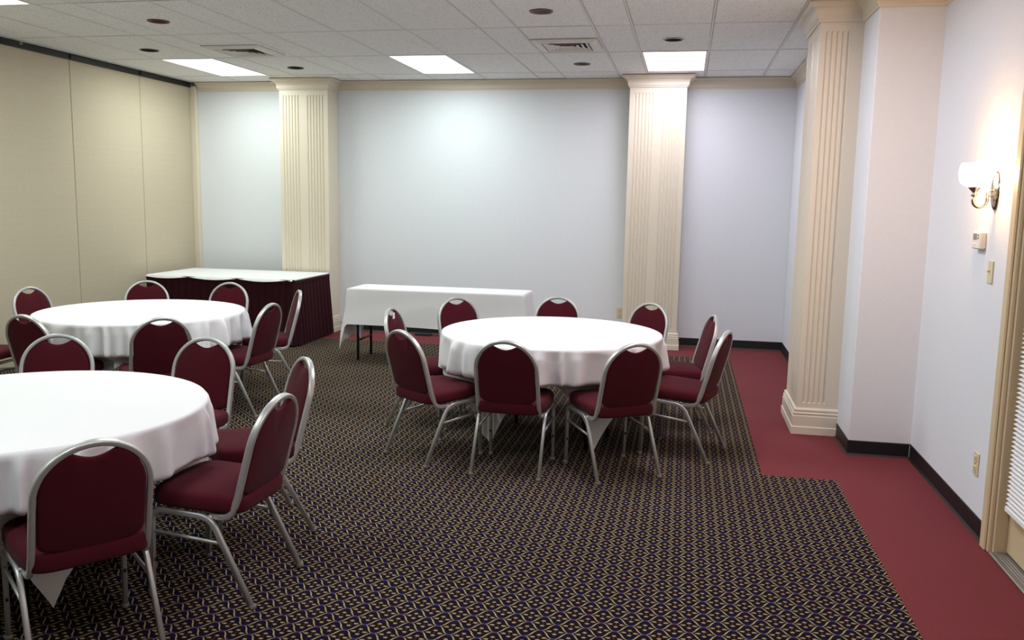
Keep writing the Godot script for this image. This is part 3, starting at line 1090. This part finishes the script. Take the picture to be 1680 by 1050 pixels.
func build_tables() -> void:
	round_table("right", "round folding banquet table under a white cloth, right of the room", "white cloth on the round table at the right, its corners hanging between the chairs", 1)
	round_table("back", "round folding banquet table under a white cloth, at the back left", "white cloth on the round table at the back left, near the buffet", 2)
	round_table("near", "round folding banquet table under a white cloth, nearest the camera", "white cloth on the nearest round table, at the left edge of the picture", 3)
	# long narrow table before the back wall
	var c := Vector3(-2.385, 0, -8.34)
	var turn := 0.0
	var hx := 0.895
	var hz := 0.235
	var t := thing("folding_table", "narrow folding table under a white cloth before the back wall, black legs showing", "table", c, turn)
	part("tabletop", bx(Vector3(-hx + 0.01, 0.70, -hz + 0.01), Vector3(hx - 0.01, 0.724, hz - 0.01), 0.004), M.wood, t)
	folding_legs(t, hx - 0.09, hz - 0.05, 0.70)
	var o := thing("tablecloth", "white cloth on the long narrow table before the back wall", "tablecloth", c, turn)
	var drop := func(p: Vector2) -> float:
		# level along the front and back, longer at the two ends with a point at each corner
		var low := 0.50 + 0.11 * pow(absf(p.y) / hz, 3.0)
		if absf(p.x) > hx - 1e-3:
			return low
		return lerpf(0.355 + 0.02 * smoothstep(-0.6, 0.6, p.x), low, smoothstep(hx - 0.035, hx, absf(p.x)))
	var flare := func(p: Vector2, l: float) -> float:
		var k: float = smoothstep(hx - 0.12, hx, absf(p.x)) * smoothstep(hz - 0.16, hz, absf(p.y))
		var w: float = 0.045 + 0.010 * sin(p.x * 7.0 + 1.0) + 0.006 * sin(p.x * 19.0)
		return l * (w + 0.09 * k) + 0.006 * sin(p.x * 5.0 + l * 14.0) * smoothstep(0.05, 0.2, l)
	part("cloth", draped(hx, hz, 0.73, drop, flare), M.cloth, o)
	# buffet table with a pleated skirt
	var bc := Vector3(-5.02, 0, -9.18)
	var bx_ := 0.88
	var bz := 0.48
	var bt := thing("buffet_table", "buffet table in the back left corner behind a maroon pleated skirt", "table", bc, 0.0)
	part("tabletop", bx(Vector3(-bx_ + 0.02, 0.70, -0.42), Vector3(bx_ - 0.02, 0.722, bz - 0.02), 0.004), M.wood, bt)
	folding_legs(bt, bx_ - 0.12, 0.38, 0.70)
	var sk := thing("table_skirt", "dark maroon pleated skirt round the buffet table", "table skirt", bc, 0.0)
	var ss := mb(true)
	# runs along the front from the partition, round the corner and back along the right side
	var path := []
	var l0 := 2 * bx_
	var total := l0 + bz + 0.45
	var n := 520
	for i in n + 1:
		var s := total * i / n
		var p := Vector2.ZERO
		var nn := Vector2(0, 1)
		if s < l0:
			p = Vector2(-bx_ + s, bz)
			nn = Vector2(smoothstep(l0 - 0.05, l0, s), 1).normalized()
		else:
			p = Vector2(bx_, bz - (s - l0))
			nn = Vector2(1, smoothstep(l0 + 0.05, l0, s)).normalized()
		path.append([p, nn, s])
	var rows := 9
	var grid := []
	for e in path:
		var col := []
		var s: float = e[2]
		var ph := fposmod(s / 0.085 + 0.22 * sin(s * 4.1), 1.0)
		# a box pleat folded to one side
		var w: float = (smoothstep(0.0, 0.62, ph) - smoothstep(0.72, 1.0, ph))
		for k in rows:
			var y := 0.727 - (0.727 - 0.018) * k / (rows - 1)
			var dn := float(k) / (rows - 1)
			var wob := 0.5 + 0.5 * sin(s * 7.3 + 1.3)
			var q: Vector2 = e[0] + e[1] * (0.008 + w * (0.010 + (0.008 + 0.018 * wob) * dn) + 0.035 * dn)
			col.append(Vector3(q.x, y, q.y))
		grid.append(col)
	for i in grid.size() - 1:
		for k in rows - 1:
			quad(ss, grid[i][k], grid[i][k + 1], grid[i + 1][k + 1], grid[i + 1][k])
	part("pleats", ss, M.skirt, sk)
	var band := mb(true)
	for i in grid.size() - 1:
		var a0: Vector2 = path[i][0] + path[i][1] * 0.022
		var a1: Vector2 = path[i + 1][0] + path[i + 1][1] * 0.022
		quad(band, Vector3(a0.x, 0.690, a0.y), Vector3(a1.x, 0.690, a1.y), Vector3(a1.x, 0.729, a1.y), Vector3(a0.x, 0.729, a0.y))
	part("waistband", band, M.skirt, sk)
	var bcl := thing("tablecloth", "white cloth lying on the maroon-skirted buffet table", "tablecloth", bc, 0.0)
	var bdrop := func(p: Vector2) -> float:
		return 0.012
	var bflare := func(p: Vector2, l: float) -> float:
		return 0.7 * l
	var cl := mb(true)
	# the front edge sags in scallops between the skirt clips
	var m := 120
	for i in m:
		var row := []
		for j in 2:
			var u := float(i + j) / m
			var x := lerpf(-bx_, bx_, u)
			var sag := absf(sin(u * PI * 3.0 + 0.35))
			var zf := bz + 0.010 + 0.022 * sag
			row.append([Vector3(x, 0.733, -bz), Vector3(x, 0.733, bz - 0.02), Vector3(x, 0.731, zf), Vector3(x, 0.722 - 0.022 * sag, zf + 0.012)])
		for k in 3:
			quad(cl, row[0][k], row[0][k + 1], row[1][k + 1], row[1][k])
	quad(cl, Vector3(bx_, 0.733, bz), Vector3(bx_ + 0.026, 0.722, bz), Vector3(bx_ + 0.026, 0.722, -0.45), Vector3(bx_, 0.733, -0.45))
	part("cloth", cl, M.cloth, bcl)
	# a black box and its lead on the floor behind the long table
	var pb := thing("power_strip", "black power strip on the red border under the long table", "power strip", Vector3(-3.02, 0.0, -9.84), 0.05)
	part("body", bx(Vector3(-0.10, 0.0, -0.03), Vector3(0.10, 0.03, 0.03), 0.006), M.rubber, pb)
	var cd := mb(true)
	tube(cd, bent([Vector3(0.09, 0.015, 0), Vector3(0.17, 0.008, 0.03), Vector3(0.23, 0.02, -0.06), Vector3(0.24, 0.16, -0.13), Vector3(0.20, 0.30, -0.14)], 0.08), 0.009, 0.009, Vector3(0, 0, 1), 0.5)
	part("cord", cd, M.rubber, pb)

# ---------------------------------------------------------------- chairs
func superellipse_pad(pts: Array, front: float, back_: float, crown: float, edge: float, frame: Callable) -> SurfaceTool:
	# a cushion over the outline pts (x, y), crowned on its front face; frame maps (x, y, depth) to space
	var st := mb(true)
	var n := pts.size()
	var c := Vector2.ZERO
	for p in pts:
		c += p
	c /= n
	var rings := []
	var sc := [[0.0, crown], [0.3, crown * 0.94], [0.6, crown * 0.76], [0.82, crown * 0.45], [0.93, crown * 0.18], [0.98, -edge * 0.3], [1.0, -edge]]
	for q in sc:
		var ring := []
		for p in pts:
			var v: Vector2 = c + (p - c) * q[0]
			ring.append(frame.call(v.x, v.y, front + q[1]))
		rings.append(ring)
	for q in [[1.0, back_ + edge], [0.98, back_ + edge * 0.3], [0.93, back_], [0.0, back_]]:
		var ring := []
		for p in pts:
			var v: Vector2 = c + (p - c) * q[0]
			ring.append(frame.call(v.x, v.y, q[1]))
		rings.append(ring)
	for k in rings.size() - 1:
		for i in n:
			var j := (i + 1) % n
			if k == 0:
				tri(st, rings[0][0], rings[1][i], rings[1][j])
			elif k == rings.size() - 2:
				tri(st, rings[k][i], rings[k + 1][0], rings[k][j])
			else:
				quad(st, rings[k][i], rings[k + 1][i], rings[k + 1][j], rings[k][j])
	return st

const LEAN := -0.27
func lean(x: float, y: float, d: float) -> Vector3:
	# the plane of the backrest: x across, y height, d forward of it
	var k := 1.0 / sqrt(1.0 + LEAN * LEAN)
	return Vector3(x, y - LEAN * k * d * 0.0 + 0.26 * d, -0.158 + LEAN * (y - 0.426) + d)

func make_chair() -> Node3D:
	var t := Node3D.new()
	# seat cushion
	var outline := []
	var n := 48
	for i in n:
		var a := TAU * i / n
		var ca := cos(a)
		var sa := sin(a)
		var e := 0.32
		var x := signf(ca) * pow(absf(ca), e)
		var y := signf(sa) * pow(absf(sa), e)
		var w := 0.218 if y > 0 else 0.218 - 0.018 * absf(y)
		outline.append(Vector2(x * w, 0.018 + y * 0.204 + (0.010 * (1.0 - x * x) if y > 0 else 0.0)))
	var seat_frame := func(x: float, y: float, d: float) -> Vector3:
		# y runs forward; the seat falls a little to the back
		return Vector3(x, 0.425 + d + 0.05 * y, y)
	var seat := superellipse_pad(outline, 0.024, -0.040, 0.022, 0.018, seat_frame)
	part("seat", seat, M.maroon, t)
	# backrest with a dipped top edge under the arch
	var bo := []
	var w := 0.171
	for i in 13:
		var u := -1.0 + 2.0 * i / 12.0
		bo.append(Vector2(u * w * 0.80, 0.452 - 0.022 * (1.0 - u * u)))
	for i in 6:
		var a := -PI / 2 + PI / 2 * (i + 1) / 6.0
		bo.append(Vector2(w * 0.80 + w * 0.20 * cos(a), 0.452 + 0.036 + 0.036 * sin(a)))
	for i in 4:
		bo.append(Vector2(w, 0.53 + 0.032 * i))
	var r0 := 0.171
	for i in 11:
		var a := deg_to_rad(lerpf(4.0, 64.0, i / 10.0))
		bo.append(Vector2(r0 * cos(a), 0.648 + r0 * sin(a) * 0.99))
	var e0: Vector2 = bo[-1]
	for i in 11:
		var u := lerpf(1.0, -1.0, (i + 1) / 12.0)
		bo.append(Vector2(e0.x * u, e0.y - 0.026 * (1.0 - u * u) * (1.0 - 0.25 * u * u)))
	for i in 11:
		var a := deg_to_rad(lerpf(116.0, 176.0, i / 10.0))
		bo.append(Vector2(r0 * cos(a), 0.648 + r0 * sin(a) * 0.99))
	for i in 4:
		bo.append(Vector2(-w, 0.626 - 0.032 * i))
	for i in 6:
		var a := PI + PI / 2 * i / 6.0
		bo.append(Vector2(-w * 0.80 + w * 0.20 * cos(a), 0.452 + 0.036 + 0.036 * sin(a)))
	var back_frame := func(x: float, y: float, d: float) -> Vector3:
		return lean(x, y, d)
	part("backrest", superellipse_pad(bo, 0.010, -0.014, 0.014, 0.008, back_frame), M.maroon, t)
	# arched back tube, its ends turned forward under the seat
	var ar := []
	for s in [1.0, -1.0]:
		var side := bent([Vector3(s * 0.188, 0.366, -0.045), Vector3(s * 0.188, 0.360, -0.125), Vector3(s * 0.186, 0.426, -0.158), lean(s * 0.184, 0.648, 0.0)], 0.05, 6)
		if s > 0:
			ar += side
			for i in range(1, 24):
				var a := PI * i / 24.0
				ar.append(lean(0.184 * cos(a), 0.648 + 0.176 * sin(a), 0.0))
		else:
			side.reverse()
			ar += side
	var at_ := mb(true)
	var ref := Vector3(0, 0.26, 1.0).normalized()
	tube(at_, ar, 0.028, 0.021, ref, 0.30)
	part("back_frame", at_, M.steel, t)
	for s in [-1.0, 1.0]:
		var sf := mb(true)
		var x: float = s * 0.205
		tube(sf, bent([Vector3(x, 0.012, 0.222), Vector3(x, 0.377, 0.208), Vector3(x, 0.362, -0.052), Vector3(x + s * 0.003, 0.012, -0.224)], 0.055, 7), 0.019, 0.024, Vector3.RIGHT, 0.30)
		var fr := part("side_frame", sf, M.steel, t)
		for z in [0.2225, -0.2275]:
			var ft := mb(true)
			lathe(ft, [Vector2(0.0, 0.0), Vector2(0.012, 0.0), Vector2(0.0145, 0.004), Vector2(0.0145, 0.018), Vector2(0.0, 0.019)], 12, Vector3(x, 0, z))
			part("foot", ft, M.foot, fr)
		var bu := mb(true)
		lathe(bu, [Vector2(0.0, 0.155), Vector2(0.006, 0.155), Vector2(0.006, 0.168), Vector2(0.0, 0.168)], 8, Vector3(x, 0, 0.206))
		part("bumper", bu, M.rubber, fr)
		var sr := mb(true)
		tube(sr, [Vector3(x, 0.283, 0.213), Vector3(x, 0.258, -0.100)], 0.013, 0.015, Vector3.RIGHT, 0.45)
		part("stretcher", sr, M.steel, t)
	for z in [0.17, -0.045]:
		var cb := mb(true)
		tube(cb, [Vector3(-0.205, 0.358, z), Vector3(0.205, 0.358, z)], 0.022, 0.022, Vector3.UP, 0.4)
		part("cross_bar", cb, M.steel, t)
	return t

func build_chairs() -> void:
	var proto := make_chair()
	for k in CHAIRS.size():
		var q: Array = CHAIRS[k]
		var c: Node3D = proto if k == CHAIRS.size() - 1 else proto.duplicate()
		c.name = numbered("banquet_chair")
		add_child(c)
		c.position = Vector3(q[1], 0, q[2])
		c.rotation.y = deg_to_rad(q[3])
		c.set_meta("label", q[4])
		c.set_meta("category", "chair")
		c.set_meta("group", "chairs at the round tables")
		if k == 3:
			var tg := mb()
			box(tg, Vector3(-0.070, 0.762, -0.222), Vector3(-0.028, 0.806, -0.2205))
			var p := part("paper_tag", tg, M.paper, c)
			p.set_meta("label", "small white paper tag")

# ---------------------------------------------------------------- wall fittings
func plate(at: Vector3, turn: float, called: String, label: String, category: String, w: float, h: float) -> Node3D:
	var t := thing(called, label, category, at, turn)
	part("cover_plate", bx(Vector3(-w / 2, -h / 2, 0.0), Vector3(w / 2, h / 2, 0.007), 0.003), M.ivory, t)
	for y in [-h * 0.42, h * 0.42]:
		if called == "light_switch":
			part("screw", bx(Vector3(-0.003, y * 0.62 - 0.003, 0.006), Vector3(0.003, y * 0.62 + 0.003, 0.0085), 0.001), M.ivory, t)
	return t

func outlet(at: Vector3, turn: float, label: String) -> void:
	var t := plate(at, turn, "wall_outlet", label, "outlet", 0.072, 0.118)
	for s in [-1.0, 1.0]:
		var y: float = s * 0.026
		var r := part("socket", bx(Vector3(-0.017, y - 0.017, 0.006), Vector3(0.017, y + 0.017, 0.0105), 0.003), M.ivory, t)
		for x in [-0.007, 0.007]:
			part("slot", bx(Vector3(x - 0.0015, y - 0.004, 0.010), Vector3(x + 0.0015, y + 0.008, 0.0109)), M.slot, r)
		part("slot", bx(Vector3(-0.0025, y - 0.012, 0.010), Vector3(0.0025, y - 0.008, 0.0109)), M.slot, r)
	part("screw", bx(Vector3(-0.003, -0.003, 0.006), Vector3(0.003, 0.003, 0.0085), 0.001), M.slot, t)

func sconce(z: float, label: String) -> void:
	var t := thing("wall_sconce", label, "wall lamp", Vector3(RIGHT, 1.72, z), -PI / 2)
	# local +z points into the room
	var bp := mb(true)
	var prof := [[0.0, 0.022], [0.55, 0.020], [0.85, 0.014], [1.0, 0.006], [1.0, 0.0]]
	var n := 28
	for k in prof.size() - 1:
		for i in n:
			var v := []
			for e in [[k, i], [k + 1, i], [k + 1, i + 1], [k, i + 1]]:
				var a: float = TAU * e[1] / n
				var r: float = prof[e[0]][0]
				v.append(Vector3(0.052 * r * cos(a), 0.098 * r * sin(a), prof[e[0]][1]))
			if k == 0:
				tri(bp, v[0], v[1], v[2])
			else:
				quad(bp, v[0], v[1], v[2], v[3])
	part("back_plate", bp, M.nickel, t)
	var arm := mb(true)
	for y in [0.0, -0.024]:
		tube(arm, [Vector3(0, y, 0.012), Vector3(0, y, 0.042)], 0.008, 0.008, Vector3.UP, 0.5)
	var pts := [Vector3(0, 0.012, 0.040), Vector3(0, -0.045, 0.040)]
	for i in range(1, 16):
		var a := PI * i / 16.0
		pts.append(Vector3(0, -0.045 - 0.036 * sin(a), 0.073 - 0.033 * cos(a)))
	pts.append(Vector3(0, -0.045, 0.106))
	pts.append(Vector3(0, -0.028, 0.103))
	tube(arm, pts, 0.016, 0.016, Vector3.RIGHT, 0.5)
	part("arm", arm, M.nickel, t)
	var cup := mb(true)
	lathe(cup, [Vector2(0, -0.033), Vector2(0.010, -0.030), Vector2(0.016, -0.021), Vector2(0.010, -0.012), Vector2(0.010, -0.008), Vector2(0.028, 0.012), Vector2(0.031, 0.018), Vector2(0.0, 0.019)], 24, Vector3(0, 0.0, 0.102))
	part("cup", cup, M.nickel, t)
	var g := mat(Color8(255, 250, 244), 0.4)
	g.emission_enabled = true
	g.emission = Color(1.0, 0.93, 0.84)
	g.emission_energy_multiplier = 2.5
	g.cull_mode = BaseMaterial3D.CULL_DISABLED
	var sh := mb(true)
	lathe(sh, [Vector2(0.026, 0.016), Vector2(0.050, 0.024), Vector2(0.068, 0.040), Vector2(0.076, 0.064), Vector2(0.077, 0.095), Vector2(0.073, 0.122), Vector2(0.066, 0.136), Vector2(0.062, 0.136), Vector2(0.069, 0.121), Vector2(0.073, 0.094), Vector2(0.072, 0.066), Vector2(0.064, 0.043), Vector2(0.048, 0.028), Vector2(0.0, 0.022)], 36, Vector3(0, 0.0, 0.102))
	part("glass_shade", sh, g, t)
	var l := OmniLight3D.new()
	l.name = "bulb_light"
	l.light_color = Color(1.0, 0.76, 0.50)
	l.light_energy = 0.27
	l.light_size = 0.03
	l.omni_range = 20.0
	l.omni_attenuation = 2.0
	l.shadow_enabled = true
	t.add_child(l)
	l.position = Vector3(0, 0.085, 0.102)

func build_wall_fittings() -> void:
	outlet(Vector3(-0.703, 0.355, BACK), 0.0, "ivory wall outlet beside the right back column")
	outlet(Vector3(RIGHT, 0.348, -4.64), -PI / 2, "ivory wall outlet low on the right wall by the door casing")
	var sw := plate(Vector3(RIGHT, 1.319, -4.695), -PI / 2, "light_switch", "ivory toggle light switch on the right wall under the thermostat", "light switch", 0.070, 0.115)
	var tg := mb()
	box(tg, Vector3(-0.005, -0.002, 0.004), Vector3(0.005, 0.010, 0.020), 0.002)
	part("toggle", tg, M.ivory, sw)
	var th := thing("thermostat", "small white thermostat with a grey screen below the wall lamp", "thermostat", Vector3(RIGHT, 1.470, -4.865), -PI / 2)
	part("body", bx(Vector3(-0.062, -0.045, 0.0), Vector3(0.062, 0.045, 0.032), 0.006), M.white_plastic, th)
	part("screen", bx(Vector3(-0.045, 0.002, 0.031), Vector3(0.012, 0.034, 0.0335), 0.001), M.lcd, th)
	for k in 2:
		part("button", bx(Vector3(0.028, 0.008 + 0.014 * k, 0.031), Vector3(0.042, 0.016 + 0.014 * k, 0.035), 0.001), M.lcd, th)
	for k in 3:
		part("button", bx(Vector3(-0.045 + 0.02 * k, -0.024, 0.031), Vector3(-0.032 + 0.02 * k, -0.018, 0.034), 0.001), M.white_plastic, th)
	sconce(-4.725, "lit wall lamp with white glass shade and polished arm on the right wall")
	sconce(-1.30, "second wall lamp on the right wall, beyond the door")
